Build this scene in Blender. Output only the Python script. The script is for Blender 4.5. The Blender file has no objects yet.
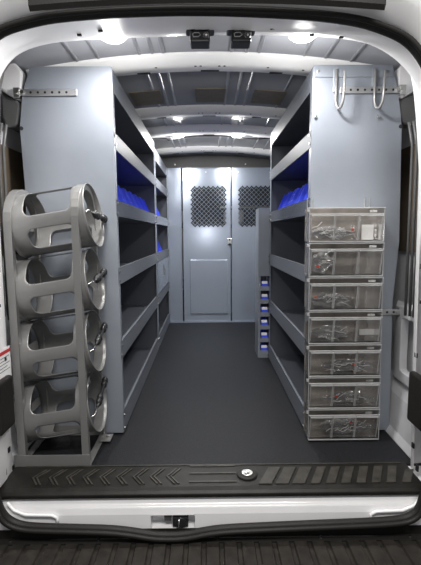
import bpy, bmesh, math, random
from mathutils import Vector, Matrix, noise
random.seed(4)
R = math.radians
scene = bpy.context.scene
COL = scene.collection

# ------------------------------------------------------------------ materials
def mat(name, col, rough=0.5, metal=0.0, spec=0.5, coat=0.0, bump=0.0, bscale=60, var=0.0, vscale=8, emit=None, es=0, coatr=0.1, detail=4):
    m = bpy.data.materials.new(name); m.use_nodes = True
    nt = m.node_tree; b = nt.nodes['Principled BSDF']
    b.inputs['Base Color'].default_value = (*col, 1)
    b.inputs['Roughness'].default_value = rough
    b.inputs['Metallic'].default_value = metal
    b.inputs['Specular IOR Level'].default_value = spec
    b.inputs['Coat Weight'].default_value = coat
    b.inputs['Coat Roughness'].default_value = coatr
    tc = nt.nodes.new('ShaderNodeTexCoord')
    if var > 0:
        n = nt.nodes.new('ShaderNodeTexNoise'); n.inputs['Scale'].default_value = vscale; n.inputs['Detail'].default_value = detail
        nt.links.new(tc.outputs['Object'], n.inputs['Vector'])
        r = nt.nodes.new('ShaderNodeValToRGB')
        r.color_ramp.elements[0].position = 0.3; r.color_ramp.elements[1].position = 0.7
        r.color_ramp.elements[0].color = (*[max(0, c*(1-var)) for c in col], 1)
        r.color_ramp.elements[1].color = (*[min(1, c*(1+var)) for c in col], 1)
        nt.links.new(n.outputs['Fac'], r.inputs['Fac']); nt.links.new(r.outputs['Color'], b.inputs['Base Color'])
    if bump > 0:
        n = nt.nodes.new('ShaderNodeTexNoise'); n.inputs['Scale'].default_value = bscale; n.inputs['Detail'].default_value = 3
        nt.links.new(tc.outputs['Object'], n.inputs['Vector'])
        bp = nt.nodes.new('ShaderNodeBump'); bp.inputs['Strength'].default_value = bump; bp.inputs['Distance'].default_value = 0.003
        nt.links.new(n.outputs['Fac'], bp.inputs['Height']); nt.links.new(bp.outputs['Normal'], b.inputs['Normal'])
    if emit:
        b.inputs['Emission Color'].default_value = (*emit, 1); b.inputs['Emission Strength'].default_value = es
    return m

def clear_mat(name, tint, refl, rough=0.06, bump=0.0, bscale=30, body=0.0, bodycol=(.8,.8,.8)):
    m = bpy.data.materials.new(name); m.use_nodes = True
    nt = m.node_tree; nt.nodes.clear()
    out = nt.nodes.new('ShaderNodeOutputMaterial')
    tr = nt.nodes.new('ShaderNodeBsdfTransparent'); tr.inputs['Color'].default_value = (*tint, 1)
    gl = nt.nodes.new('ShaderNodeBsdfGlossy'); gl.inputs['Roughness'].default_value = rough; gl.inputs['Color'].default_value = (.95,.95,.95,1)
    lw = nt.nodes.new('ShaderNodeLayerWeight'); lw.inputs['Blend'].default_value = 0.35
    ma = nt.nodes.new('ShaderNodeMath'); ma.operation = 'MULTIPLY_ADD'; ma.inputs[1].default_value = 0.6; ma.inputs[2].default_value = refl
    nt.links.new(lw.outputs['Fresnel'], ma.inputs[0])
    mx = nt.nodes.new('ShaderNodeMixShader')
    nt.links.new(ma.outputs[0], mx.inputs['Fac']); nt.links.new(tr.outputs[0], mx.inputs[1]); nt.links.new(gl.outputs[0], mx.inputs[2])
    last = mx
    if body > 0:
        df = nt.nodes.new('ShaderNodeBsdfDiffuse'); df.inputs['Color'].default_value = (*bodycol, 1)
        m2 = nt.nodes.new('ShaderNodeMixShader'); m2.inputs['Fac'].default_value = body
        nt.links.new(mx.outputs[0], m2.inputs[1]); nt.links.new(df.outputs[0], m2.inputs[2]); last = m2
    if bump > 0:
        tc = nt.nodes.new('ShaderNodeTexCoord'); n = nt.nodes.new('ShaderNodeTexNoise'); n.inputs['Scale'].default_value = bscale
        nt.links.new(tc.outputs['Object'], n.inputs['Vector'])
        bp = nt.nodes.new('ShaderNodeBump'); bp.inputs['Strength'].default_value = bump; bp.inputs['Distance'].default_value = 0.01
        nt.links.new(n.outputs['Fac'], bp.inputs['Height']); nt.links.new(bp.outputs['Normal'], gl.inputs['Normal'])
    nt.links.new(last.outputs[0], out.inputs['Surface'])
    return m

M = {}
M['white'] = mat('white_paint', (.84,.83,.84), .32, spec=.5, coat=.4, var=.04, vscale=5)
M['roof'] = mat('roof_paint', (.30,.31,.34), .32, coat=.3, coatr=.2, var=.08, vscale=4, bump=.12, bscale=9)
M['bow'] = mat('bow_paint', (.88,.88,.88), .6, spec=.2)
M['inner'] = mat('inner_paint', (.55,.55,.57), .35, coat=.3, var=.1, vscale=8)
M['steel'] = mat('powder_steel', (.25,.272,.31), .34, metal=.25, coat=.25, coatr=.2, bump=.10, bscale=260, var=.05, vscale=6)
M['lip'] = mat('gloss_steel', (.17,.185,.22), .16, metal=.5, bump=.05, bscale=20)
M['lipd'] = mat('lip_steel', (.15,.163,.19), .5, metal=0, spec=.25, bump=.05, bscale=40)
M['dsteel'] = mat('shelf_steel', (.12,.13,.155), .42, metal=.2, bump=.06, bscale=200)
M['rack'] = mat('rack_steel', (.21,.208,.205), .36, metal=.25, coat=.2, coatr=.15, bump=.08, bscale=200, var=.05)
M['door'] = mat('bulkhead_steel', (.41,.465,.56), .20, metal=.45, coat=.3, coatr=.12, bump=.05, bscale=14)
M['black'] = mat('black_rubber', (.017,.016,.015), .5, spec=.22, bump=.15, bscale=150)
M['plastic'] = mat('black_plastic', (.02,.02,.022), .35)
M['bumper'] = mat('bumper_plastic', (.026,.023,.020), .5, spec=.22, var=.35, vscale=22, bump=.2, bscale=120)
M['plate'] = mat('tread_plastic', (.014,.013,.0115), .42, spec=.22, var=.3, vscale=18, bump=.15, bscale=140)
M['treadrib'] = mat('tread_worn', (.042,.039,.034), .4, spec=.3, var=.35, vscale=30)
M['floor'] = mat('floor_mat', (.012,.0125,.0145), .50, spec=.22, bump=.5, bscale=220, var=.45, vscale=90, detail=6)
M['chrome'] = mat('zinc', (.72,.72,.70), .22, metal=1)
M['bracket'] = mat('zinc_plate', (.62,.62,.62), .3, metal=.9, bump=.1, bscale=40)
M['brown'] = mat('hardboard', (.085,.065,.045), .6, var=.15)
M['tan'] = mat('tan_pad', (.22,.19,.145), .7, var=.1, vscale=30)
M['cap'] = mat('grey_cap', (.075,.075,.075), .45)
M['dark'] = mat('dark_void', (.012,.012,.014), .7)
M['blue'] = mat('blue_plastic', (.07,.11,.85), .28, coat=.3)
M['clear'] = clear_mat('clear_plastic', (.93,.92,.91), .08, .05, bump=.25, bscale=16, body=.02)
M['cleared'] = clear_mat('clear_edge', (.85,.85,.85), .24, .10, body=.26, bodycol=(.85,.85,.85))
M['bag'] = clear_mat('bag_film', (.93,.93,.93), .34, .13, bump=.5, bscale=60, body=.16, bodycol=(.9,.9,.9))
M['glint'] = clear_mat('crease_glint', (.95,.95,.95), .35, .15, body=.8, bodycol=(.95,.95,.95))  # near-white body, paints highlights onto the bag folds
M['taupe'] = mat('smoky_backing', (.27,.245,.22), .5, var=.3, vscale=10)
M['red'] = mat('red_tie', (.75,.06,.03), .4)
M['paper'] = mat('white_paper', (.85,.85,.84), .6)
M['lens'] = mat('lamp_lens', (1,1,1), .3, emit=(1,.98,.95), es=14)
M['glass'] = mat('lens_glass', (.05,.05,.06), .05, coat=1)
M['sticker'] = mat('sticker_white', (.8,.8,.8), .5)
M['ink'] = mat('sticker_ink', (.05,.05,.05), .5)
M['redink'] = mat('sticker_red', (.45,.03,.03), .5)
M['seat'] = mat('seat_cloth', (.16,.15,.14), .8, bump=.3, bscale=90)
M['cab'] = mat('cab_trim', (.010,.010,.011), .7)

# ------------------------------------------------------------------ mesh helpers
class MB:
    def __init__(s): s.bm = bmesh.new()
    def face(s, pts):
        return s.bm.faces.new([s.bm.verts.new(p) for p in pts])
    def box(s, x0,x1,y0,y1,z0,z1, mtx=None):
        r = bmesh.ops.create_cube(s.bm, size=1)
        for v in r['verts']:
            v.co = Vector(((x0+x1)/2+v.co.x*(x1-x0), (y0+y1)/2+v.co.y*(y1-y0), (z0+z1)/2+v.co.z*(z1-z0)))
            if mtx: v.co = mtx @ v.co
        return s
    def cyl(s, p0, p1, r, r2=None, n=16, caps=True):
        p0, p1 = Vector(p0), Vector(p1); d = p1-p0
        q = bmesh.ops.create_cone(s.bm, cap_ends=caps, segments=n, radius1=r, radius2=r if r2 is None else r2, depth=d.length)
        mt = Matrix.Translation((p0+p1)/2) @ d.to_track_quat('Z','Y').to_matrix().to_4x4()
        for v in q['verts']: v.co = mt @ v.co
        return s
    def sph(s, c, r, sc=(1,1,1), n=10):
        q = bmesh.ops.create_uvsphere(s.bm, u_segments=n*2, v_segments=n, radius=r)
        for v in q['verts']: v.co = Vector((c[0]+v.co.x*sc[0], c[1]+v.co.y*sc[1], c[2]+v.co.z*sc[2]))
        return s
    def tube(s, pts, r, n=8, flat=None, closed=False):
        pts = [Vector(p) for p in pts]; rings = []
        N = len(pts); up = Vector((0,0,1)); pn = None
        for i, p in enumerate(pts):
            a = pts[(i-1) % N] if (i > 0 or closed) else p
            b = pts[(i+1) % N] if (i < N-1 or closed) else p
            t = (b-a).normalized()
            if pn is None:
                pn = t.orthogonal().normalized() if abs(t.dot(up)) > .95 else (up - t*up.dot(t)).normalized()
            pn = (pn - t*pn.dot(t)).normalized()
            bn = t.cross(pn)
            rings.append([s.bm.verts.new(p + (pn*math.cos(2*math.pi*k/n) + bn*math.sin(2*math.pi*k/n)*(flat or 1))*r) for k in range(n)])
        M_ = N if closed else N-1
        for i in range(M_):
            A, B = rings[i], rings[(i+1) % N]
            for k in range(n): s.bm.faces.new((A[k], A[(k+1)%n], B[(k+1)%n], B[k]))
        if not closed:
            s.bm.faces.new(rings[0][::-1]); s.bm.faces.new(rings[-1])
        return s
    def prism(s, poly, ax, a, b):
        # poly: 2D points; ax: extrusion axis
        def P(p, t):
            return {'X': (t,p[0],p[1]), 'Y': (p[0],t,p[1]), 'Z': (p[0],p[1],t)}[ax]
        A = [s.bm.verts.new(P(p,a)) for p in poly]; B = [s.bm.verts.new(P(p,b)) for p in poly]
        n = len(poly)
        s.bm.faces.new(A); s.bm.faces.new(B[::-1])
        for i in range(n): s.bm.faces.new((A[i], B[i], B[(i+1)%n], A[(i+1)%n]))
        return s
    def strip(s, loopA, loopB, closed=False):
        A = [s.bm.verts.new(p) for p in loopA]; B = [s.bm.verts.new(p) for p in loopB]
        n = len(A)
        for i in range(n if closed else n-1): s.bm.faces.new((A[i], A[(i+1)%n], B[(i+1)%n], B[i]))
        return s
    def mesh(s, name, m, smooth=False):
        bmesh.ops.remove_doubles(s.bm, verts=s.bm.verts, dist=1e-5)
        bmesh.ops.recalc_face_normals(s.bm, faces=s.bm.faces)
        me = bpy.data.meshes.new(name); s.bm.to_mesh(me); s.bm.free()
        me.materials.append(M[m])
        if smooth:
            for p in me.polygons: p.use_smooth = True
        return me
    def build(s, name, m, parent=None, smooth=False, bevel=0, solid=0, seg=2, loc=None):
        me = s.mesh(name, m, smooth)
        o = bpy.data.objects.new(name, me); COL.objects.link(o)
        if parent: o.parent = parent
        if loc: o.location = loc
        if solid:
            k = o.modifiers.new('s', 'SOLIDIFY'); k.thickness = solid; k.offset = 0
        if bevel:
            k = o.modifiers.new('b', 'BEVEL'); k.width = bevel; k.segments = seg; k.limit_method = 'ANGLE'; k.angle_limit = R(40)
            k.harden_normals = False
        if smooth:
            k = o.modifiers.new('w', 'WEIGHTED_NORMAL') if bevel else None
        return o

def tag(o, label=None, cat=None, group=None, kind=None):
    if label: o['label'] = label
    if cat: o['category'] = cat
    if group: o['group'] = group
    if kind: o['kind'] = kind
    return o
def empty(name, loc=(0,0,0), label=None, cat=None, group=None, rot=None):
    o = bpy.data.objects.new(name, None); COL.objects.link(o); o.location = loc
    o.empty_display_size = .05
    if rot: o.rotation_euler = rot
    return tag(o, label, cat, group)
def kids(o): return [c for c in bpy.data.objects if c.parent == o]
def copy_tree(o, parent=None):
    c = o.copy(); COL.objects.link(c); c.parent = parent
    for ch in kids(o): copy_tree(ch, c)
    return c
def struct(o): o['kind'] = 'structure'; return o

# ------------------------------------------------------------------ van shell
def roofz(x): return 1.845 - .075*(x/.85)**2
XS = [-.90+1.80*i/36 for i in range(37)]
# floor
struct(MB().box(-.97,.97,.168,3.045,-.03,0).build('floor','floor'))
# ceiling skin with stamped ribs running lengthways
b = MB()
b.strip([(x,.10,roofz(x)) for x in XS], [(x,3.08,roofz(x)) for x in XS])
struct(b.build('ceiling','roof',smooth=True,solid=.012))
b = MB()
for x in (-.62,-.52,-.33,-.27,-.22,.10,.17,.23,.44,.54,.66):
    for (y0,y1) in ((.14,.53),(.70,1.32),(1.50,1.80),(2.04,3.0)):
        w=.010; z=roofz(x)-.006
        b.prism([(x-w,z),(x-w*.5,z-.006),(x+w*.5,z-.006),(x+w,z)],'Y',y0,y1)
struct(b.build('trim_5','roof'))
# cant rails: roof to wall curve
for sgn, nm in ((-1,'trim_6'),(1,'trim_7')):
    pr = [(.90,roofz(.90)),(.93,1.72),(.955,1.63),(.965,1.50)]
    b = MB(); b.strip([(sgn*p[0],.10,p[1]) for p in pr],[(sgn*p[0],3.08,p[1]) for p in pr]) if False else None
    b = MB()
    for i in range(len(pr)-1):
        b.face([(sgn*pr[i][0],.10,pr[i][1]),(sgn*pr[i][0],3.08,pr[i][1]),(sgn*pr[i+1][0],3.08,pr[i+1][1]),(sgn*pr[i+1][0],.10,pr[i+1][1])])
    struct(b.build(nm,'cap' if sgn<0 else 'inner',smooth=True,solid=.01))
# walls
for sgn, nm in ((-1,'wall_left'),(1,'wall_right')):
    b = MB(); x0,x1 = sorted((sgn*.96,sgn*.985)); b.box(x0,x1,.10,3.08,-.03,1.52)
    struct(b.build(nm,'inner'))
# roof bows
def bow(y0,y1,nm,drop=.045,holes=True):
    b = MB(); n=len(XS)
    X2 = [x*.96 for x in XS]
    prof = [(y0,0.002),(y0+.02,-drop*.35),(y0+.045,-drop),(y1-.045,-drop),(y1-.02,-drop*.35),(y1,.002)]
    for i in range(len(prof)-1):
        b.strip([(x,prof[i][0],roofz(x)+prof[i][1]) for x in X2],[(x,prof[i+1][0],roofz(x)+prof[i+1][1]) for x in X2])
    b.strip([(x,y0,roofz(x)+.002) for x in X2],[(x,y1,roofz(x)+.002) for x in X2])
    o = struct(b.build(nm,'bow',smooth=True))
    b = MB()
    for x in (-.60,-.47,-.26,-.07,-.045,.045,.07,.28,.45,.62):
        z = roofz(x)-drop
        b.cyl((x,y0+.06,z-.001),(x,y0+.06,z+.004),.006,n=10)
    for x in (-.34,0,.34):
        z = roofz(x)-drop
        b.box(x-.045,x+.045,y1-.062,y1-.046,z-.0015,z+.002)
    h = b.build('bow_hole','dark',o); return o
bow(.53,.70,'trim_1',.05); bow(1.32,1.50,'trim_2'); bow(1.80,2.04,'trim_3'); bow(2.60,2.80,'trim_4',.04)

# tan pads glued between the first two bows
lab = ['tan rectangular pad stuck to the van roof above the left shelving','tan rectangular pad stuck to the middle of the van roof','tan rectangular pad stuck to the van roof above the right shelving']
for i,(x0,x1) in enumerate(((-.47,-.29),(-.085,.095),(.265,.455))):
    b = MB(); b.box(x0,x1,1.01,1.25,-.006,.0)
    xm=(x0+x1)/2
    for v in b.bm.verts: v.co.z += roofz(v.co.x)-.0075
    tag(b.build('insulation_pad','tan'),lab[i],'pad','roof insulation pads')

# ---------------- rear frame: header, pillars, seal, outer body
seal = [(-.815,.04),(-.83,.3),(-.83,1.2),(-.815,1.36),(-.78,1.50),(-.745,1.595),(-.696,1.647),(-.596,1.676),(-.497,1.694),(-.267,1.709),(-.005,1.713),(.291,1.700),(.47,1.680),(.557,1.655),(.625,1.628),(.672,1.59),(.715,1.53),(.765,1.44),(.80,1.33),(.815,1.2),(.815,.3),(.795,.04)]
inner= [(-.846,0),(-.835,.3),(-.826,1.2),(-.822,1.40),(-.812,1.50),(-.795,1.565),(-.77,1.612),(-.727,1.655),(-.66,1.682),(-.565,1.699),(-.42,1.707),(-.225,1.714),(-.005,1.72),(.144,1.72),(.366,1.716),(.444,1.711),(.543,1.699),(.623,1.68),(.68,1.66),(.725,1.625),(.752,1.59),(.775,1.53),(.79,1.44),(.80,1.30),(.815,.5),(.832,0)]
def sm(pts, n=3):
    for _ in range(n):
        q=[pts[0]]
        for a,c in zip(pts,pts[1:]):
            q += [(a[0]*.75+c[0]*.25,a[1]*.75+c[1]*.25),(a[0]*.25+c[0]*.75,a[1]*.25+c[1]*.75)]
        q.append(pts[-1]); pts=q
    return pts
S = sm(seal,2); I = sm(inner,2)
def off(pts,d,cx=0,cz=.85):
    out=[]
    for i,p in enumerate(pts):
        a=pts[max(i-1,0)]; c=pts[min(i+1,len(pts)-1)]
        t=Vector((c[0]-a[0],c[1]-a[1])).normalized(); nrm=Vector((-t.y,t.x))
        out.append((p[0]+nrm.x*d,p[1]+nrm.y*d))
    return out
b = MB()
A=[(x,-.035,z) for x,z in S]; B=[(x,.10,z+.004) for x,z in I]; Cc=[(x,.135,z+.004) for x,z in off(I,.004)]
D=[(x,.165,z) for x,z in off(I,.022)]
E_=[(x,.17,z) for x,z in off(I,.11)]
rows=[A,B,Cc,D,E_]
vr=[[b.bm.verts.new(p) for p in r] for r in rows]
for r0,r1 in zip(vr,vr[1:]):
    for i in range(len(r0)-1): b.bm.faces.new((r0[i],r0[i+1],r1[i+1],r1[i]))
frame = struct(b.build('trim_8','white',smooth=True))
# outer body around the opening
b = MB()
O1=[(x,-.05,z) for x,z in S]; O2=[(x,-.075,z) for x,z in off(S,.022)]; O3=[(x,-.155,z) for x,z in off(S,.05)]; O4=[(x,-.15,z) for x,z in off(S,.20)]; O5=[(x,.05,z) for x,z in off(S,.26)]
vr=[[b.bm.verts.new(p) for p in r] for r in (A,O1,O2,O3,O4,O5)]
for r0,r1 in zip(vr,vr[1:]):
    for i in range(len(r0)-1): b.bm.faces.new((r0[i],r0[i+1],r1[i+1],r1[i]))
struct(b.build('trim_9','white',smooth=True))
# black strip above the opening
b = MB(); xs=[-.548+1.07*i/24 for i in range(25)]
def stz(x): return 1.683-.022*((x+.01)/.53)**2
vr=[]
for x in xs: vr.append([b.bm.verts.new(p) for p in ((x,-.13,stz(x)+.035),(x,-.165,stz(x)),(x,-.175,stz(x)+.012),(x,-.175,stz(x)+.045),(x,-.13,stz(x)+.048))])
for r0,r1 in zip(vr,vr[1:]):
    for k in range(5): b.bm.faces.new((r0[k],r0[(k+1)%5],r1[(k+1)%5],r1[k]))
b.bm.faces.new(vr[0][::-1]); b.bm.faces.new(vr[-1])
tag(b.build('rubber_strip','black'),'black rubber strip curving across the body above the rear door opening','strip')
# door seal: one closed rubber tube
bot=[(.783,.0),(.772,-.045),(.745,-.072),(.708,-.086),(.60,-.094),(.40,-.100),(.173,-.108),(.03,-.114),(-.04,-.124),(-.10,-.137),(-.16,-.141),(-.23,-.138),(-.30,-.124),(-.38,-.112),(-.50,-.106),(-.66,-.100),(-.73,-.092),(-.775,-.070),(-.803,-.03)]
loop=seal+bot
for _ in range(2):
    q=[]
    for i in range(len(loop)):
        a=loop[i]; c=loop[(i+1)%len(loop)]
        q+=[(a[0]*.75+c[0]*.25,a[1]*.75+c[1]*.25),(a[0]*.25+c[0]*.75,a[1]*.25+c[1]*.75)]
    loop=q
b=MB(); b.tube([(x,-.064,z) for x,z in loop],.015,n=10,closed=True)
b.tube([(x,-.086,z) for x,z in loop],.009,n=8,closed=True)
tag(b.build('door_seal','black',smooth=True),'black rubber weather seal running round the whole rear door opening','door seal')

# sill: painted rear cross member with latch recess
b=MB()
def sillrow(x0,x1,n,prof):
    vr=[]
    for i in range(n+1):
        x=x0+(x1-x0)*i/n
        vr.append([b.bm.verts.new((x,y,z)) for y,z in prof])
    for r0,r1 in zip(vr,vr[1:]):
        for k in range(len(prof)-1): b.bm.faces.new((r0[k],r0[k+1],r1[k+1],r1[k]))
prof=[(.17,-.012),(-.002,-.012),(.0,-.022),(-.012,-.028),(-.016,-.042),(-.028,-.050),(-.035,-.075),(-.042,-.150),(-.045,-.20)]
sillrow(-.95,-.245,12,prof); sillrow(-.075,.95,16,prof)
sillrow(-.245,-.075,4,prof[:6]+[(-.036,-.078)]); sillrow(-.245,-.075,4,[(-.041,-.136),(-.042,-.15),(-.045,-.20)])
for x in (-.245,-.075): b.face([(x,-.036,-.078),(x,.02,-.078),(x,.02,-.136),(x,-.041,-.136)])
b.face([(-.245,-.036,-.078),(-.075,-.036,-.078),(-.075,.02,-.078),(-.245,.02,-.078)])
b.face([(-.245,-.041,-.136),(-.075,-.041,-.136),(-.075,.02,-.136),(-.245,.02,-.136)])
b.face([(-.245,.02,-.078),(-.075,.02,-.078),(-.075,.02,-.136),(-.245,.02,-.136)])
struct(b.build('trim_10','white',bevel=.004))
# raised corner pressings of the sill
b=MB()
for sgn in (-1,1):
    b.tube([(sgn*.79,-.035,-.02),(sgn*.765,-.038,-.050),(sgn*.72,-.042,-.066),(sgn*.62,-.043,-.068),(sgn*.60,-.043,-.078),(sgn*.60,-.046,-.10)],.006,n=8)
struct(b.build('trim_11','white',smooth=True))
# latch in recess
lt=empty('door_latch',(-.15,-.02,-.11),'black metal rear door latch set in the white sill recess','latch')
b=MB(); b.box(-.012,.048,-.012,.025,-.022,.018); b.cyl((.02,-.02,.0),(.02,.02,.0),.022,n=20); b.build('latch_body','plastic',lt,bevel=.003)
b=MB(); b.box(-.045,-.018,-.006,.03,.000,.024); b.build('striker_plate','cap',lt,bevel=.002)
b=MB(); b.tube([(.014,-.024,.02),(.014,-.028,.0),(.014,-.024,-.016)],.003); b.build('striker_pin','chrome',lt,smooth=True)

# scuff plate
sp=empty('scuff_plate',(0,0,0),'black rubber scuff plate with slanted tread ribs along the rear sill','scuff plate')
b=MB(); b.prism([(.166,.002),(.166,.006),(.155,.012),(.006,.012),(-.012,.007),(-.022,-.003),(-.022,-.017),(-.014,-.018),(-.012,-.0115),(.166,-.0115)][::-1],'X',-.845,.822)
b.build('plate','plate',sp,bevel=.003)
b=MB()
def bar(cx,y0,y1,w,sh,z0=.0115,z1=.0165):
    A=[(cx-w/2,y0),(cx+w/2,y0),(cx+w/2+sh,y1),(cx-w/2+sh,y1)]
    b.prism(A,'Z',z0,z1)
x=.20
for i in range(10):
    w=.050 if i in(0,1,2) else .036
    bar(x,.012,.125 if i<9 else .10,w,.055); x+=.066 if i<3 else .060
for i in range(9):
    for q in (0,.016): bar(-.14-i*.068-q,.020,.070,.007,-.035); bar(-.175-i*.068-q,.070,.125,.007,.035)
for y in (.032,.090,.142): b.box(-.10,.09,y-.0035,y+.0035,.0115,.0155)
b.box(-.80,.80,.148,.154,.0115,.0155)
b.build('tread_rib','treadrib',sp)
b=MB(); b.cyl((.135,.078,.011),(.135,.078,.020),.042,n=28); b.build('anchor_ring','black',sp,bevel=.004)
b=MB(); b.cyl((.135,.078,.018),(.135,.078,.0235),.024,n=24); b.cyl((.135,.078,.0235),(.135,.078,.027),.012,n=6); b.build('anchor_bolt','chrome',sp,bevel=.002)

# rear bumper step
bs=empty('bumper_step',(0,-.2,-.16),'ribbed black plastic bumper step below the rear sill','bumper step')
b=MB(); b.box(-1.0,1.0,-.30,.16,-.30,-.006); b.build('bumper_body','bumper',bs,bevel=.012)
b=MB()
x=-.96
while x<.96:
    b.prism([(x,-.008),(x+.006,.002),(x+.050,.002),(x+.056,-.008)],'Y',-.29,.122); x+=.066
b.build('step_rib','bumper',bs)
b=MB(); b.box(-.98,.98,.124,.155,-.008,.001); b.box(-.95,.95,.1525,.1545,-.01,.036); b.build('rear_rail','black',bs,bevel=.003)
for x in (-.775,-.441,.012,.405,.745):
    b=MB(); b.cyl((x,.140,-.002),(x,.140,.005),.0055,n=10); b.build('screw','chrome',bs)

# warning label and bump stops on the pillars
def pil_x(sgn,z,y): # inner jamb surface at pillar
    return None
lb=empty('warning_label',(-.8325,.05,.50),'white sticker with red band on the left rear door pillar','sticker')
b=MB(); b.box(-.002,.0,-.08,.10,-.10,.045); b.build('sticker','sticker',lb)
b=MB(); b.box(.0,.0008,-.08,.10,.022,.036); b.build('red_band','redink',lb)
b=MB()
for k in range(5): b.box(.0,.0008,-.07,.09-.02*(k%2),.008-k*.013,.010-k*.013)
b.box(.0,.0008,.035,.06,-.095,-.075)
b.build('printed_line','ink',lb)
for sgn,xx,l in ((-1,-.836,'black rubber bump stop on the white left door pillar'),(1,.822,'black rubber bump stop on the white right door pillar')):
    b=MB(); x0,x1=sorted((xx,xx-sgn*.022)); b.box(x0-.004,x1+.004,.0,.118,.225,.435)
    tag(b.build('bump_stop','black',bevel=.012,seg=3),l,'bump stop','door pillar bump stops')
# pillar access slots
b=MB()
for sgn in (-1,1):
    for (y,z,h) in ((.10,.12,.02),(.06,.045,.025),(.11,.50,.018),(.10,.86,.02),(.09,.72,.012)):
        xx = (-.8405 if sgn<0 else .8235)+ (0.012 if sgn<0 else -.008)*(z/1.2)
        b.box(xx-.003,xx+.003,y-.008,y+.008,z-h/2,z+h/2)
struct(b.build('trim_12','dark'))
b=MB()
for x,y in ((-.39,.05),(-.47,.07),(-.20,.04),(.215,.04),(.36,.07),(.46,.05)):
    i=min(range(len(S)),key=lambda k:abs(S[k][0]-x) if S[k][1]>1.4 else 9)
    z=S[i][1]+.003
    b.box(x-.008,x+.008,y-.004,y+.004,z-.001,z+.005)
struct(b.build('trim_13','dark'))

# wall details between pillar and shelving, one set a side
for sgn in (-1,1):
    side='left' if sgn<0 else 'right'
    def X(a,c): return sorted((sgn*a,sgn*c))
    def P(b,poly,y0,y1): # poly in (|x|,z)
        pp=[(sgn*p[0],p[1]) for p in poly]; b.prism(pp,'Y',y0,y1)
    SC=lambda q:[(a*1.141,(c-.994)*1.141+.994) for a,c in q]
    b=MB(); x0,x1=X(.946,.9605); b.box(x0,x1,.19,.9,.90,1.40)
    tag(b.build('hardboard_panel','brown'),f'brown hardboard panel on the {side} van wall beside the shelving','panel','wall hardboard panels')
    b=MB(); P(b,SC([(.837,1.560),(.815,1.545),(.757,1.520),(.752,1.50),(.765,1.45),(.775,1.425),(.815,1.42),(.837,1.46)]),.456,.53)
    tag(b.build('pillar_cover','cap',bevel=.012),f'grey moulded cover at the top of the {side} wall pillar','cover','pillar covers')
    b=MB()
    for k,(xx,yy) in enumerate(((.906,.28),(.898,.30),(.888,.32))):
        if sgn>0: xx-=.022
        b.tube([(sgn*(xx-.02),yy,1.46),(sgn*xx,yy,1.36),(sgn*(xx+.002),yy,1.1),(sgn*(xx+.006),yy,.62)],.0065,n=8)
    struct(b.build('trim_%d'%(14 if sgn<0 else 15),'cap',smooth=True))
    # gusset by the header
    b=MB(); P(b,SC([(.79,1.69),(.742,1.635),(.748,1.535),(.765,1.524),(.815,1.553),(.838,1.57),(.838,1.69)]),.456,.50)
    struct(b.build('trim_%d'%(16 if sgn<0 else 17),'white',bevel=.01))
    # lower stamped inner panel with oval opening
    b=MB()
    outer=[]; hole=[]
    n=24
    for k in range(n):
        a=2*math.pi*k/n; cy,cz=.35,.46
        hole.append((cy+.07*max(-1,min(1,1.35*math.cos(a))),cz+.13*max(-1,min(1,1.35*math.sin(a)))))
        outer.append((cy+.16*max(-1,min(1,1.6*math.cos(a))),cz+.20*max(-1,min(1,1.6*math.sin(a)))))
    b.strip([(sgn*.925,y,z) for y,z in outer],[(sgn*.905,y*.7+q[0]*.3,z*.7+q[1]*.3) for (y,z),q in zip(outer,hole)],True)
    b.strip([(sgn*.905,y*.7+q[0]*.3,z*.7+q[1]*.3) for (y,z),q in zip(outer,hole)],[(sgn*.905,y,z) for y,z in hole],True)
    b.strip([(sgn*.905,y,z) for y,z in hole],[(sgn*.94,y,z) for y,z in hole],True)
    struct(b.build('trim_%d'%(18 if sgn<0 else 19),'inner',smooth=True,bevel=.004))
    b=MB(); P(b,[(.865,.0),(.96,.0),(.96,.27),(.93,.27),(.905,.20),(.885,.04)],.175,1.2)
    struct(b.build('trim_%d'%(20 if sgn<0 else 21),'inner',bevel=.008))
    b=MB()
    for (y,z,h) in ((.30,.50,.05),(.33,.36,.05),(.28,.43,.02)): 
        x0,x1=X(.944,.952); b.box(x0,x1,y-.02,y+.02,z-h/2,z+h/2)
    x0,x1=X(.944,.952); b.cyl((sgn*.962,.30,.78),(sgn*.954,.30,.78),.035,n=20)
    struct(b.build('trim_%d'%(22 if sgn<0 else 23),'dark'))

# ------------------------------------------------------------------ lamps
lampinfo=[(-.385,.225,'white dome lamp on the roof just inside the door above the left shelving end'),
          (.365,.225,'white dome lamp on the roof just inside the door above the right shelving end'),
          (-.255,2.12,'white dome lamp on the roof near the bulkhead, left of the pair'),
          (.24,2.12,'white dome lamp on the roof near the bulkhead, right of the pair')]
for i,(x,y,l) in enumerate(lampinfo):
    z=roofz(x)-.006 if i>1 else roofz(x)-.006
    if i<2: z=1.775
    e=empty('ceiling_lamp',(x,y,z),l,'lamp','roof lamps')
    r=.05 if i<2 else .045
    top=roofz(x)-.006-z
    b=MB(); b.cyl((0,0,-.010),(0,0,max(.004,top)),r*1.15,n=32); b.build('lamp_base','white',e,bevel=.003)
    b=MB(); b.sph((0,0,-.010),r,(1,1,.35),n=10); b.build('lamp_lens','lens',e,smooth=True)
    L=bpy.data.lights.new('lamp','AREA'); L.shape='DISK'; L.size=.09; L.energy=(8.0 if i<2 else 9.5); L.color=(1,.985,.96)
    lo=bpy.data.objects.new('lamp_light',L); COL.objects.link(lo); lo.location=(x,y,z-.035)
    L=bpy.data.lights.new('lamp_dome','POINT'); L.energy=(3.6 if i<2 else 5.5); L.shadow_soft_size=.04; L.color=(1,.985,.96)
    lo=bpy.data.objects.new('lamp_dome_light',L); COL.objects.link(lo); lo.location=(x,y,z-.075)
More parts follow.
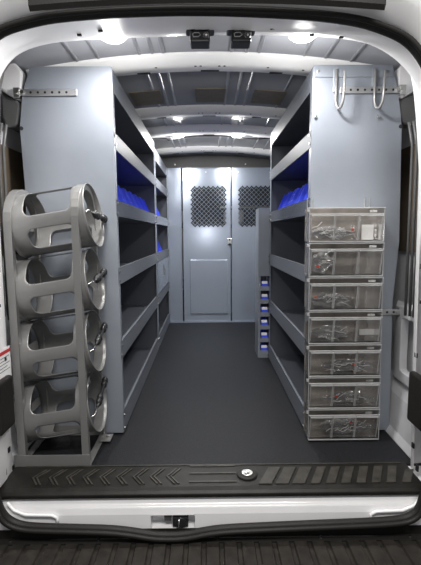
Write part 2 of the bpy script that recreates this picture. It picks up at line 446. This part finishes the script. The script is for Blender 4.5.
# cable between the far lamps
b=MB(); zc=roofz(.3)-.012
b.tube([(-.50,2.07,roofz(.5)-.03),(-.42,2.08,1.80),(-.36,2.10,1.795),(-.34,2.08,1.78),(-.31,2.12,1.80),(-.1,2.13,1.825),(.1,2.13,1.825),(.30,2.12,1.80),(.42,2.10,1.79),(.52,2.07,1.79)],.006,n=6)
tag(b.build('lamp_cable','plastic',smooth=True),'thin black cable running across the roof beside the two far lamps','cable')

# ------------------------------------------------------------------ cameras on the header
for x,l in ((-.040,'black box camera under the rear header, left of the pair'),(.108,'black box camera under the rear header, right of the pair')):
    e=empty('rear_camera',(x,.085,1.721),l,'camera','cameras under the header')
    b=MB(); b.box(-.052,.052,-.035,.03,-.008,.010); b.build('mount','plastic',e,bevel=.006)
    b=MB(); b.box(-.036,.036,-.020,.045,-.046,-.006); b.build('housing','plastic',e,bevel=.006)
    b=MB(); b.cyl((.022,-.025,-.026),(.022,-.018,-.026),.010,n=20); b.build('lens','glass',e,bevel=.002)
    b=MB(); b.cyl((.022,-.0265,-.026),(.022,-.0245,-.026),.0035,n=16); b.tube([(.022+.010*math.cos(a),-.022,-.026+.010*math.sin(a)) for a in [k*math.pi/8 for k in range(16)]],.0011,n=6,closed=True); b.build('lens_ring','chrome',e)
    b=MB(); b.tube([(-.026,-.021,-.020),(-.020,-.022,-.017),(-.004,-.022,-.017),(.002,-.021,-.024),(-.006,-.022,-.030),(-.024,-.021,-.030)],.0018,n=6,closed=True); b.build('badge','bracket',e)

# ------------------------------------------------------------------ shelving units
LV=[(1.386,1.461),(1.078,1.154),(.752,.832),(.385,.472),(.012,.116)]
def unit(sgn,y0,y1,label,top=1.742,outp=None,innx=.447,skipfar=False,door=False,levels=LV,flap=False):
    u=empty('shelving_unit',(sgn*.65,(y0+y1)/2,0),label,'shelving')
    def wx(a): return sgn*a-sgn*.65
    yc=(y0+y1)/2
    def bx(b,a,c,ya,yb,za,zb):
        x0,x1=sorted((wx(a),wx(c))); b.box(x0,x1,ya-yc,yb-yc,za,zb)
    prof=outp or [(.885,.01),(.862,1.2),(.87,1.48),(.812,top)]
    poly=[(wx(innx),.01)]+[(wx(p[0]),p[1]) for p in prof]+[(wx(innx),top)]
    # near and far end panels
    for k,(ya,nm) in enumerate(((y0,'end_panel'),(y1-.004,'end_panel'))):
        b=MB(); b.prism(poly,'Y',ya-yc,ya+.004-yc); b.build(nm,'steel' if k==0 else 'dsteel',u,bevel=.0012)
    # back panel
    b=MB(); 
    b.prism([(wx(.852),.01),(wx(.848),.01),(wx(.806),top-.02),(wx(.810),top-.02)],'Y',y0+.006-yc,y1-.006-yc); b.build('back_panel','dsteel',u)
    # posts at the aisle corner
    for ya in (y0+.0045,y1-.044):
        b=MB(); bx(b,innx-.002,innx+.002,ya,ya+.040,.008,top-.004); b.build('post','steel',u,bevel=.001)
    # top tray
    b=MB(); bx(b,innx+.003,.806,y0+.006,y1-.006,top-.098,top-.094); s=b.build('top_tray','dsteel',u)
    b=MB(); bx(b,innx-.0,innx+.003,y0+.030,y1-.030,top-.098,top-.004); b.build('lip','lipd',s,bevel=.001)
    for i,(z0,z1) in enumerate(levels):
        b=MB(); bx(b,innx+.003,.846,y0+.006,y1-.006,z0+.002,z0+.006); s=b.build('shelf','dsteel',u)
        b=MB(); bx(b,innx-.004,innx-.0025,y0+.002,y1-.002,z0,z1); bx(b,innx-.004,innx+.010,y0+.002,y1-.002,z1-.0015,z1)
        b.build('lip','lip' if i==1 else 'lipd',s)
        for ya in (y0+.014,y1-.016):
            for zz in (z0+.018,z1-.018):
                b=MB(); b.cyl((wx(innx-.004),ya-yc,zz),(wx(innx-.011),ya-yc,zz),.0068,n=6); b.build('bolt','chrome',u)
    if door:
        b=MB(); bx(b,innx-.004,innx-.001,y0+.05,y1-.05,.478,.748); d=b.build('locker_door','door',u,bevel=.002)
        b=MB(); bx(b,innx-.012,innx-.004,yc-.03,yc+.01,.66,.70); bx(b,innx-.018,innx-.006,yc-.02,yc+.0,.60,.665); b.build('hasp','chrome',d,bevel=.002)
    return u
uL=unit(-1,.45,1.95,'long grey steel shelving unit on the left behind the bottle rack',outp=[(.885,.01),(.862,1.2),(.869,1.48),(.85,1.62),(.808,1.742)])
uL2=unit(-1,1.955,3.0,'short grey steel shelving unit with locker door at the left rear corner',top=1.70,door=True)
uR=unit(1,.45,1.685,'grey steel shelving unit along the right wall carrying clear drawers',outp=[(.885,.01),(.872,.66),(.89,.95),(.876,1.48),(.852,1.63),(.824,1.742)],innx=.465)
# folded top flap and bolts of the right end panel; they move with the unit
b=MB(); b.box(.468-.65,.824-.65,.4455-1.0675,.4495-1.0675,1.690,1.742); b.build('top_flap','steel',uR,bevel=.001)
for x,z in ((.485,1.716),(.795,1.712),(.478,1.519),(.763,1.517)):
    b=MB(); b.cyl((x-.65,.4505-1.0675,z),(x-.65,.440-1.0675,z),.007,n=10); b.build('bolt','chrome',uR,bevel=.001)
for u,x in ((uR,.871),(uL,-.862)):
    yc=u.location.y; ux=u.location.x
    b=MB(); b.cyl((x-ux,.4508-yc,1.475),(x-ux,.4485-yc,1.475),.009,n=14); b.build('wiring_hole','dark',u)
b=MB(); b.box(-.447+.65+.0,-.442+.65,.452-1.2,.456-1.2,.012,1.74); b.build('edge_flange','steel',uL)

# ------------------------------------------------------------------ blue shelf bins
def make_bin(w,d,h,name='shelf_bin'):
    # opening side towards -X(local +x is the aisle side); base at origin
    b=MB(); t=.003
    side=[(0,0),(-d,0),(-d,h*.8),(-.10,h),(-.055,h),(-.008,h*.42),(0,h*.38)]
    for y in (-w/2,w/2-t): b.prism([(p[0],p[1]) for p in side],'Y',y,y+t)
    b.box(-d,0,-w/2,w/2,0,t); b.box(-d,-d+t,-w/2,w/2,0,h*.8); b.box(-t,0,-w/2,w/2,0,h*.38)
    b.box(-.10,-.055,-w/2-.004,-w/2,h-.008,h); b.box(-.10,-.055,w/2,w/2+.004,h-.008,h)
    b.box(-.006,.003,-w/2,w/2,h*.38-.006,h*.38)
    return b.build(name,'blue')
ordn=['first','second','third','fourth','fifth','sixth','seventh']
proto=make_bin(.150,.27,.185)
def row(sgn,innx,ys,z,where,group,first=None):
    for i,y in enumerate(ys):
        o=first if (first and i==0) else proto.copy()
        if o is not first: COL.objects.link(o)
        o.location=(sgn*(innx+.02),y,z+.0065); o.rotation_euler=(0,0,0 if sgn<0 else math.pi)
        tag(o,f'blue bin {where}, {ordn[i]} from the doors','bin',group)
row(-1,.447,[.57+.195*i for i in range(7)],1.078,'on the long left unit','blue bins on the long left unit',proto)
row(-1,.447,[2.10,2.31,2.52],1.078,'on the upper shelf of the rear left unit','blue bins on the upper shelf of the rear left unit')
row(-1,.447,[2.12,2.34,2.56],.752,'above the locker door of the rear left unit','blue bins above the locker door')
row(1,.465,[.58+.215*i for i in range(5)],1.078,'on the right shelving unit','blue bins on the right unit')

# ------------------------------------------------------------------ small parts tower beyond the right unit
tw=empty('parts_tower',(.425,1.78,0),'narrow grey steel tower of small blue bins beyond the right shelving','parts tower')
x0,x1=-.045,.058
b=MB(); b.box(x0-.002,x1+.002,-.090,-.086,.66,1.186); b.build('front_panel','steel',tw,bevel=.001)
b=MB(); b.box(x0,x0+.018,-.085,.12,.0,1.186); b.build('side_panel','steel',tw,bevel=.001)
b=MB(); b.box(x1-.018,x1,-.085,.12,.0,1.186); b.build('side_panel','steel',tw,bevel=.001)
b=MB(); b.box(x0+.018,x1-.018,.10,.104,.02,.66); b.build('back_panel','dsteel',tw)
b=MB(); b.box(x0+.018,x1-.018,-.085,.10,.0,.02); b.build('base','steel',tw)
tz=[.030+.104*i for i in range(6)]
for z in tz:
    b=MB(); b.box(x0+.018,x1-.018,-.080,.10,z-.006,z-.003); b.box(x0+.018,x1-.018,-.085,-.081,z-.006,z+.030); b.build('shelf','steel',tw)
def tiny():
    b=MB(); w=.052;h=.062
    b.box(-w/2,w/2,0,.12,0,.002); b.box(-w/2,-w/2+.002,0,.12,0,h); b.box(w/2-.002,w/2,0,.12,0,h); b.box(-w/2,w/2,0,.002,0,h*.8); b.box(-w/2,w/2,.118,.12,0,h)
    o=b.build('small_bin','blue')
    return o
tp=None
tlab=['bottom','second from the bottom','third from the bottom','third from the top','second from the top','top']
for i,z in enumerate(tz):
    if tp is None: tp=o=tiny()
    else: o=tp.copy(); COL.objects.link(o)
    o.location=(.4315,1.705,z-.0025)
    tag(o,f'small blue bin in the narrow tower, {tlab[i]} of six','bin','small bins in the parts tower')
    b=MB(); b.box(-.022,.022,.010,.011,.030,.052); q=b.build('parts_packet','paper',loc=(.4315,1.705,z-.0025+.018))
    tag(q,f'white parts packet in the {tlab[i]} small blue bin of the tower','packet','parts packets in the tower')

# ------------------------------------------------------------------ brackets and hooks
def bracket(name,xa,xb,z,y,sgn,label):
    # flat punched strap from shelving end (xa) out to the wall (xb)
    e=empty(name,((xa+xb)/2,y,z),label,'bracket','punched strap brackets')
    L=abs(xb-xa); h=.014
    b=MB(); b.box(-L/2,L/2,-.002,.002,-h,h); b.build('strap','bracket',e,bevel=.0015)
    n=int(L/.032)
    b=MB()
    for k in range(n):
        cx=-L/2+.016+k*.032
        b.cyl((cx,-.0028,0),(cx,-.0019,0),.0055,n=10)
    b.build('punched_hole','dark',e)
    b=MB(); sx=sgn*L/2
    b.box(min(sx,sx+sgn*.03),max(sx,sx+sgn*.03),-.004,.03,-.022,.022); b.build('wall_foot','chrome',e,bevel=.003)
    b=MB(); b.cyl((sx-sgn*.012,-.002,0),(sx-sgn*.012,-.012,0),.009,n=6); b.cyl((sx+sgn*.012,-.004,.003),(sx+sgn*.012,-.016,.003),.011,n=6); b.build('bolt','chrome',e)
    return e
bracket('strap_bracket',-.60,-.855,1.628,.443,-1,'punched metal strap bolting the left shelving top to the van wall')
bracket('strap_bracket',.585,.855,1.633,.443,1,'punched metal strap bolting the right shelving top to the van wall')
bracket('strap_bracket',.795,.905,.612,.443,1,'short punched metal strap beside the clear drawers at mid height')
for x,l in ((.566,'grey steel U-shaped hook on the right shelving end, nearer the aisle'),(.742,'grey steel U-shaped hook on the right shelving end, nearer the wall')):
    e=empty('ladder_hook',(x,.445,1.58),l,'hook','hooks on the right shelving end')
    b=MB(); pts=[(0,-.004,.142),(0,-.004,.02)]
    for k in range(1,12):
        a=math.pi*k/12; pts.append((.0+ .018*(1-math.cos(a))*.5*1.0, -.004-.028*(1-math.cos(a)), .02-.055*math.sin(a)))
    pts += [(.018,-.060,.02),(.020,-.062,.112)]
    b.tube(pts,.0058,n=8); b.build('hook_rod','rack',e,smooth=True)
    b=MB(); b.box(-.012,.012,-.002,.0045,.045,.15); b.build('back_plate','steel',e,bevel=.002)

# ------------------------------------------------------------------ bottle rack with four holders
rk=empty('bottle_rack',(-.68,.309,0),'grey steel rack of four tilted bottle holders standing left of the aisle','bottle rack')
RX,RY=-.68,.309
def arch(x,w,ztop,name):
    # inverted U of angle steel in the YZ plane
    b=MB(); r=.137; t=.004
    path=[]
    for z in (0.0,.3,.6,.9): path.append((-r,z))
    zc=ztop-r
    for k in range(13):
        a=math.pi-math.pi*k/12; path.append((r*math.cos(a),zc+r*math.sin(a)))
    for z in (.9,.6,.3,.0): path.append((r,z))
    # outer web (facing out) + side leg
    n=len(path); inn=[]
    for i,p in enumerate(path):
        a=path[max(i-1,0)]; c=path[min(i+1,n-1)]
        tt=Vector((c[0]-a[0],c[1]-a[1])).normalized(); inn.append((p[0]+tt.y*.022,p[1]-tt.x*.022))
    A=[b.bm.verts.new((x-RX-w/2,p[0],p[1])) for p in path]; B=[b.bm.verts.new((x-RX+w/2,p[0],p[1])) for p in path]
    Cv=[b.bm.verts.new((x-RX+w/2,p[0],p[1])) for p in inn]
    for i in range(n-1):
        b.bm.faces.new((A[i],A[i+1],B[i+1],B[i])); b.bm.faces.new((B[i],B[i+1],Cv[i+1],Cv[i]))
    return b.build(name,'rack',rk,smooth=False,solid=t,bevel=.001)
arch(-.822,.030,1.185,'side_frame'); arch(-.551,.028,1.205,'side_frame')
b=MB(); b.box(-.855-RX,-.530-RX,-.142,-.138,.002,.056); b.box(-.855-RX,-.530-RX,-.138,-.100,.002,.006); b.build('base_rail','rack',rk,bevel=.001)
b=MB(); b.box(-.855-RX,-.530-RX,.134,.138,.002,.056); b.build('base_rail','rack',rk,bevel=.001)
for xx in (-.835,-.545):
    b=MB(); b.box(xx-.015-RX,xx+.015-RX,-.14,.14,.002,.008); b.build('foot_plate','rack',rk,bevel=.001)
b=MB(); b.box(-.545-RX,-.490-RX,.05,.12,.012,.016); b.cyl((-.51-RX,.09,.016),(-.51-RX,.09,.024),.008,n=6); b.build('tie_tab','rack',rk)

RAD=.131; LEN=.325
def holder_mesh():
    bm=bmesh.new(); NU,NT=60,144
    wins=[ (.075,.268,R(12),R(86)), (.075,.268,R(-52),R(-12)), (.075,.268,R(100),R(166)), (.075,.268,R(194),R(262)) ]
    rc=.030
    def sd(u,s,w):  # signed distance to rounded rect in (u, arc) plane
        s0,s1=w[2]*RAD,w[3]*RAD; cu=(w[0]+w[1])/2; cs=(s0+s1)/2
        C=2*math.pi*RAD
        ds=(s-cs+C/2)%C-C/2
        hx=(w[1]-w[0])/2-rc; hs=(s1-s0)/2-rc
        if hs<0: hs=0
        dx=abs(u-cu)-hx; dy=abs(ds)-hs
        return math.hypot(max(dx,0),max(dy,0))+min(max(dx,dy),0)-min(rc,(s1-s0)/2), cu, cs, ds
    g=[]
    for i in range(NU+1):
        u=LEN*i/NU; g.append([[u,2*math.pi*RAD*j/NT] for j in range(NT)])
    # snap verts near the window edge
    mask={}
    for i in range(NU):
        for j in range(NT):
            u=LEN*(i+.5)/NU; s=2*math.pi*RAD*(j+.5)/NT
            mask[i,j]=all(sd(u,s,w)[0]>0 for w in wins)
    for i in range(NU+1):
        for j in range(NT):
            st=[mask.get((a,c%NT),True) for a in (i-1,i) for c in (j-1,j)]
            if any(st) and not all(st):
                u,s=g[i][j]
                w=min(wins,key=lambda w:abs(sd(u,s,w)[0]))
                for _ in range(2):
                    d=sd(u,s,w)[0]; e=1e-4
                    gx=(sd(u+e,s,w)[0]-d)/e; gy=(sd(u,s+e,w)[0]-d)/e
                    l=math.hypot(gx,gy) or 1; u-=d*gx/l; s-=d*gy/l
                g[i][j]=[u,s]
    V=[[None]*NT for _ in range(NU+1)]
    def vert(i,j):
        j%=NT
        if V[i][j] is None:
            u,s=g[i][j]; a=s/RAD; r=RAD
            if u<.008 or u>LEN-.008: r+=.005    # rolled rims
            V[i][j]=bm.verts.new((u-LEN/2,-r*math.cos(a),r*math.sin(a)))
        return V[i][j]
    for (i,j),m in mask.items():
        if m: bm.faces.new((vert(i,j),vert(i+1,j),vert(i+1,j+1),vert(i,j+1)))
    mb=MB(); mb.bm.free(); mb.bm=bm
    return mb
h0=None
zs=[1.052,.774,.497,.216]
dips=[-.02,.03,.055,.075]
hm=None
for i,z in enumerate(zs):
    if hm is None:
        hm=holder_mesh().mesh('bottle_holder','rack',True)
    o=bpy.data.objects.new('bottle_holder',hm); COL.objects.link(o); o.parent=rk
    k=o.modifiers.new('s','SOLIDIFY'); k.thickness=.0025; k.offset=0
    o.location=(-.668-RX-.006*i,0,z); o.rotation_euler=(0,R(-8.5),0)
    # latch across the open right end (holder space)
    xe=LEN/2+.012; dz=dips[i]
    n=9; pts=[Vector((xe,-.115+.235*k/(n-1),dz*(k/(n-1)-.35))) for k in range(n)]
    b=MB(); b.tube([pts[0]+Vector((-.022,-.012,.0)),pts[0]+Vector((0,-.004,.006)),pts[2]],.0045,n=6); b.build('latch_hook','chrome',o,smooth=True)
    b=MB()
    b.tube(pts[2:],.0075,n=8)
    for k in (3,4,7,8): b.sph(pts[k],.0175,(.8,1.0,1.1),n=6)
    b.cyl(pts[3]+Vector((0,0,-.012)),pts[3]+Vector((0,0,.018)),.006,n=8); b.cyl(pts[7]+Vector((0,0,-.014)),pts[7]+Vector((0,0,.014)),.007,n=8)
    b.build('rubber_latch','plastic',o,smooth=True)
    # tank stop at the closed lower end
    b=MB(); b.box(-LEN/2+.001,-LEN/2+.004,-.125,.125,-.02,.02); b.box(-LEN/2+.001,-LEN/2+.004,-.02,.02,-.125,.125); b.build('end_stop','rack',o)

# ------------------------------------------------------------------ clear tilt-bin drawers on the right end
contents=['bag and white paper','round bag red-tied at left','long bag red-tied at left','untied flat bag','wide bag red-tied at right','bag red-tied left of centre','spread bag red-tied in middle']
pos=['topmost of seven','second from top','third from top','middle of seven','third from bottom','second from bottom','lowest, near the floor']
W=.334; H=.153; PITCH=.157
def make_drawers():
    e=empty('drawer_cabinet',(0,0,0))
    b=MB(); b.box(0,W,.082,.086,.004,H); b.build('backing','taupe',e)
    b=MB(); b.box(0,.003,.0,.083,0,H); b.box(W-.003,W,.0,.083,0,H); b.box(0,W,.0,.083,H-.003,H); b.box(0,W,.0,.083,0,.003)
    b.build('housing','clear',e)
    b=MB()   # thick bright rails of the frame
    b.box(-.004,W+.004,-.008,.0,H-.004,H); b.box(-.002,W+.002,-.012,-.004,H-.030,H-.0265); b.box(-.002,W+.002,-.008,.0,.0,.004)
    b.box(-.003,.0,-.006,.0,.004,H-.004); b.box(W,W+.003,-.006,.0,.004,H-.004)
    b.box(-.014,-.004,-.012,-.006,H-.018,H-.004,Matrix.Identity(4))
    b.build('frame_rail','cleared',e,bevel=.001)
    w3=(W-.012)/3
    for k in range(3):
        x0=.005+k*(w3+.001); x1=x0+w3-.002
        b=MB(); zt=H-.034
        b.face([(x0,-.014,zt),(x1,-.014,zt),(x1,.006,.010),(x0,.006,.010)])
        b.face([(x0,.006,.010),(x1,.006,.010),(x1,.072,.010),(x0,.072,.010)])
        for xx in (x0,x1): b.face([(xx,-.014,zt),(xx,.006,.010),(xx,.072,.010),(xx,.072,zt-.02)])
        b.face([(x0,.072,.010),(x1,.072,.010),(x1,.072,zt-.02),(x0,.072,zt-.02)])
        o=b.build('tilt_bin','clear',e)
        b=MB(); b.box(x0,x1,-.018,-.012,zt-.004,zt+.002)
        for xx in (x0,x1-.003): 
            b.prism([(-.016,zt),(-.011,zt),(.009,.008),(.004,.008)],'X',xx,xx+.003)
        b.build('bin_rim','cleared',o)
    b=MB(); b.box(W*.80,W*.90,-.006,.0,H-.022,H-.012); b.cyl((W*.85,-.007,H-.016),(W*.85,.0,H-.016),.006,n=8); b.build('catch','chrome',e)
    return e
dr0=make_drawers()
def bag(x0,x1,z0,h,seed):
    b=MB(); q=bmesh.ops.create_icosphere(b.bm,subdivisions=5,radius=1)
    for v in q['verts']:
        p=v.co.copy()
        n1=noise.noise(p*2.2+Vector((seed*7.1,0,0))); n2=noise.noise(p*6+Vector((0,seed*3.3,0))); n3=abs(noise.noise(p*13+Vector((0,0,seed*5.7))))
        n4=abs(noise.noise(p*24+Vector((seed,seed,0)))); r=1+.45*n1+.45*n2-.5*n3-.35*n4
        w=(x1-x0)/2; t=(p.x+1)/2
        hh=h*(.55+.45*math.sin(math.pi*min(1,max(0,t)))) 
        v.co=Vector(((x0+x1)/2+p.x*r*w*.95, .040+p.y*r*.018, z0+h*.5+p.z*r*hh*.52))
        v.co.y+=.012*noise.noise(p*9+Vector((seed*2,0,1))); v.co.z=max(v.co.z,z0); v.co.y=min(max(v.co.y,.016),.068)
        v.co.x=min(max(v.co.x,.006),W-.006)
    return b
cfg=[(.02,.62,.012,.055,(.60,.055)),(.02,.36,.012,.095,(.13,.045)),(.03,.62,.012,.06,(.10,.060)),(.05,.60,.012,.06,None),(.22,.92,.012,.055,(.65,.050)),(.25,.90,.012,.05,(.40,.052)),(.15,.95,.012,.07,(.62,.080))]
for i in range(7):
    e=dr0 if i==0 else copy_tree(dr0)
    x=.440+.016*i/6; z=.010+(6-i)*PITCH
    e.location=(x,.3615,z)
    tag(e,f'clear drawer row with {contents[i]}, {pos[i]}','drawers','clear drawer rows on the right shelving end')
    c=cfg[i]
    g=empty('plastic_bag',(x,.3615,z),None)
    bag(c[0]*W,c[1]*W,c[2],c[3],i+1).build('bag_film','bag',g)
    bag(c[0]*W+.03,c[0]*W+(c[1]-c[0])*W*.6,c[2]+.005,c[3]*.9,i+21).build('bag_fold','bag',g)
    b=MB(); rng=random.Random(i*7+3)  # thin pale squiggles: glints on the film painted as tubes
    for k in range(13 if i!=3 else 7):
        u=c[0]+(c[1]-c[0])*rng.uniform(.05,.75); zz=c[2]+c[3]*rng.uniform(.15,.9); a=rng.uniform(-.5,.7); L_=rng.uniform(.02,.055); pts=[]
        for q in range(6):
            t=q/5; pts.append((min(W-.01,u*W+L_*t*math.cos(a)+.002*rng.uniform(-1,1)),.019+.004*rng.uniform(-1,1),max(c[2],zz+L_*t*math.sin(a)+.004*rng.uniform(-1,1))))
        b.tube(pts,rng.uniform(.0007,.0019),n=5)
    b.build('crease_glint','glint',g,smooth=True)
    txt='crumpled clear plastic bag in the drawer row '+pos[i]
    if c[4]:
        b=MB(); b.sph((c[4][0]*W,.0125,c[4][1]),.0055,(1.3 if i!=1 else 1.9,.5,1),n=6)
        b.build('red_tie','red',g,smooth=True); txt='crumpled clear bag with red tie in the drawer row '+pos[i]
    tag(g,txt,'plastic bag','plastic bags in the drawers')
b=MB(); b.box(.70,.755,.0,.001,0,.070,None)
for v in b.bm.verts: v.co += Vector((.44+.0-.44,.425,.957+.003))
q=b.build('paper_sheet','paper'); tag(q,'white paper sheet standing in the top clear drawer at the right','paper')
b=MB(); b.box(.0,.07,.0,.001,0,.028); q=b.build('paper_slip','paper',loc=(.705,.42,.33+.157+.02)); tag(q,'small white slip in the middle clear drawer row at the right','paper')
# hanging clips above the top drawer row
for x,l in ((.447,'thin steel hanger clip above the clear drawers at the aisle side'),(.715,'steel hanger clip above the clear drawers near the wall')):
    b=MB(); b.box(x,x+.004,.446,.449,1.10,1.155); b.box(x+.022,x+.026,.446,.449,1.10,1.155); b.box(x,x+.026,.4465,.4485,1.104,1.112)
    tag(b.build('hanger_clip','bracket'),l,'clip','hanger clips')

# ------------------------------------------------------------------ bulkhead with mesh windows
bk=empty('bulkhead_partition',(0,3.05,0),'grey steel bulkhead with door and diamond mesh windows at the cab end','partition')
def lattice(x0,z0,nc,nr,p,nm,parent):
    b=MB(); f=.89
    def cell(cx,cz):
        o=[(cx+p/2,cz),(cx,cz+p/2),(cx-p/2,cz),(cx,cz-p/2)]
        i=[(cx+(q[0]-cx)*f,cz+(q[1]-cz)*f) for q in o]
        for k in range(4):
            b.face([(o[k][0],0,o[k][1]),(o[(k+1)%4][0],0,o[(k+1)%4][1]),(i[(k+1)%4][0],0,i[(k+1)%4][1]),(i[k][0],0,i[k][1])])
    X1=x0+nc*p; Z1=z0+nr*p
    for i in range(nc):
        for j in range(nr):
            cell(x0+(i+.5)*p,z0+(j+.5)*p)
    for i in range(1,nc):
        for j in range(1,nr): cell(x0+i*p,z0+j*p)
    for i in range(nc):
        b.face([(x0+i*p,0,z0),(x0+(i+1)*p,0,z0),(x0+(i+.5)*p,0,z0+p/2)]); b.face([(x0+i*p,0,Z1),(x0+(i+.5)*p,0,Z1-p/2),(x0+(i+1)*p,0,Z1)])
    for j in range(nr):
        b.face([(x0,0,z0+j*p),(x0+p/2,0,z0+(j+.5)*p),(x0,0,z0+(j+1)*p)]); b.face([(X1,0,z0+j*p),(X1,0,z0+(j+1)*p),(X1-p/2,0,z0+(j+.5)*p)])
    return b.build(nm,'door',parent,solid=.002)
def panel_with_window(x0,x1,z0,z1,wx0,wx1,wz0,wz1,nm,parent,y=0):
    b=MB(); O=[(x0,z0),(x1,z0),(x1,z1),(x0,z1)]; Iw=[(wx0,wz0),(wx1,wz0),(wx1,wz1),(wx0,wz1)]
    b.strip([(p[0],y,p[1]) for p in O],[(p[0],y,p[1]) for p in Iw],True)
    return b.build(nm,'door',parent,solid=.003)
p=.0500
b=MB(); b.box(-.95,-.298,-.006,-.003,.004,1.70); b.box(-.306,-.298,-.022,-.003,.004,1.70); b.build('side_panel','door',bk,bevel=.001)
d=panel_with_window(-.285,.240,.010,1.700,-.202,-.202+8*p,1.061,1.061+9*p,'door',bk)
lattice(-.202,1.061,8,9,p,'mesh_window',d)
b=MB(); b.box(-.214,.206,-.014,-.003,.095,.704); b.build('access_panel','door',d,bevel=.006)
b=MB(); b.box(-.285,-.277,-.014,-.002,.01,1.70); b.box(.232,.240,-.014,-.002,.01,1.70); b.box(-.285,.240,-.014,-.002,1.692,1.70); b.build('door_edge','door',d,bevel=.002)
b=MB(); b.box(.205,.248,-.025,-.004,.875,.94); b.build('latch','bracket',d,bevel=.003)
b=MB(); b.cyl((.226,-.03,.925),(.226,-.024,.925),.010,n=14); b.box(.215,.24,-.03,-.02,.862,.885); b.build('latch_knob','plastic',d)
o=panel_with_window(.252,.95,.004,1.700,.319,  .319+8*p,1.061,1.061+9*p,'fixed_panel',bk)
lattice(.319,1.061,8,9,p,'mesh_window',o)
b=MB(); b.box(.250,.260,-.02,-.002,.004,1.70); b.build('mullion','door',bk,bevel=.002)
b=MB(); b.box(-.95,.95,-.03,-.003,.0,.012); b.build('base_strip','door',bk)
b=MB(); b.box(-.95,.95,.020,.030,1.70,1.85); b.build('header_strip','cap',bk)
for x in (-.36,-.20,-.03,.15,.32,.40):
    b=MB(); b.cyl((x,-.003,1.735 if x in(-.36,.40,) else 1.655),(x,-.012,1.735 if x in(-.36,.40) else 1.655),.008,n=8); b.build('bolt','chrome',bk)

# cab beyond the mesh
b=MB(); b.box(-.98,.98,3.09,5.0,-.04,0); struct(b.build('trim_24','cab'))
b=MB(); b.box(-1.0,-.98,3.09,5.0,-.04,1.9); b.box(.98,1.0,3.09,5.0,-.04,1.9); b.box(-1,1,4.98,5.0,-.04,1.9); b.box(-1,1,3.09,5.0,1.86,1.9); struct(b.build('trim_25','cab'))
for x,l in ((-.42,'grey cloth driver seat seen through the left mesh window'),(.30,'grey cloth passenger seat seen through the right mesh window')):
    e=empty('cab_chair',(x,3.55,0),l,'seat','cab seats')
    b=MB(); b.box(-.25,.25,0,.5,.30,.45); b.build('seat_cushion','seat',e,bevel=.05,seg=4)
    b=MB(); b.box(-.24,.24,-.14,.0,.42,1.06); b.build('backrest','seat',e,bevel=.06,seg=4)
    b=MB(); b.box(-.12,.12,-.12,-.03,1.10,1.27); b.build('headrest','seat',e,bevel=.04,seg=4)
    b=MB(); b.box(-.2,.2,.02,.45,0,.30); b.build('pedestal','cab',e)
    b=MB(); b.cyl((-.05,-.07,1.04),(-.05,-.07,1.12),.006); b.cyl((.05,-.07,1.04),(.05,-.07,1.12),.006); b.build('headrest_post','chrome',e)
b=MB(); b.cyl((.15,3.9,1.33),(.95,3.9,1.33),.012); tag(b.build('cab_rail','tan'),'tan rail crossing behind the right mesh window','rail')

# ------------------------------------------------------------------ light, world, camera
w=bpy.data.worlds.new('w'); scene.world=w; w.use_nodes=True
w.node_tree.nodes['Background'].inputs['Color'].default_value=(.95,.97,1,1)
w.node_tree.nodes['Background'].inputs['Strength'].default_value=.13
# unseen fill light added overhead behind the photographer to brighten sill and rear body
L=bpy.data.lights.new('overhead_fill','AREA'); L.energy=78; L.shape='RECTANGLE'; L.size=1.8; L.size_y=.5; L.color=(1,.98,.94)
lo=bpy.data.objects.new('overhead_fill',L); COL.objects.link(lo); lo.location=(.1,-1.7,2.7); lo.rotation_euler=(R(28),0,0)
# phone flash
L=bpy.data.lights.new('phone_flash','AREA'); L.energy=3.0; L.shape='DISK'; L.size=.03
lo=bpy.data.objects.new('phone_flash',L); COL.objects.link(lo); lo.location=(-.03,-1.47,1.01); lo.rotation_euler=(R(90),0,0)

cd=bpy.data.cameras.new('cam'); co=bpy.data.objects.new('cam',cd); COL.objects.link(co); scene.camera=co
cd.sensor_fit='VERTICAL'; cd.sensor_height=24; cd.lens=24*408/565
pitch=R(6.85); yaw=R(.42); roll=R(.4)
fw=Vector((math.sin(yaw)*math.cos(pitch),math.cos(yaw)*math.cos(pitch),-math.sin(pitch)))
r0=fw.cross(Vector((0,0,1))).normalized(); u0=r0.cross(fw)
rt=math.cos(roll)*r0-math.sin(roll)*u0; up=math.cos(roll)*u0+math.sin(roll)*r0
m=Matrix((rt,up,-fw)).transposed().to_4x4(); m.translation=Vector((-.02,-1.485,.994))
co.matrix_world=m; cd.clip_start=.02
vs=scene.view_settings; vs.view_transform='Standard'; vs.look='None'; vs.gamma=1; vs.use_curve_mapping=False; vs.exposure=0.0
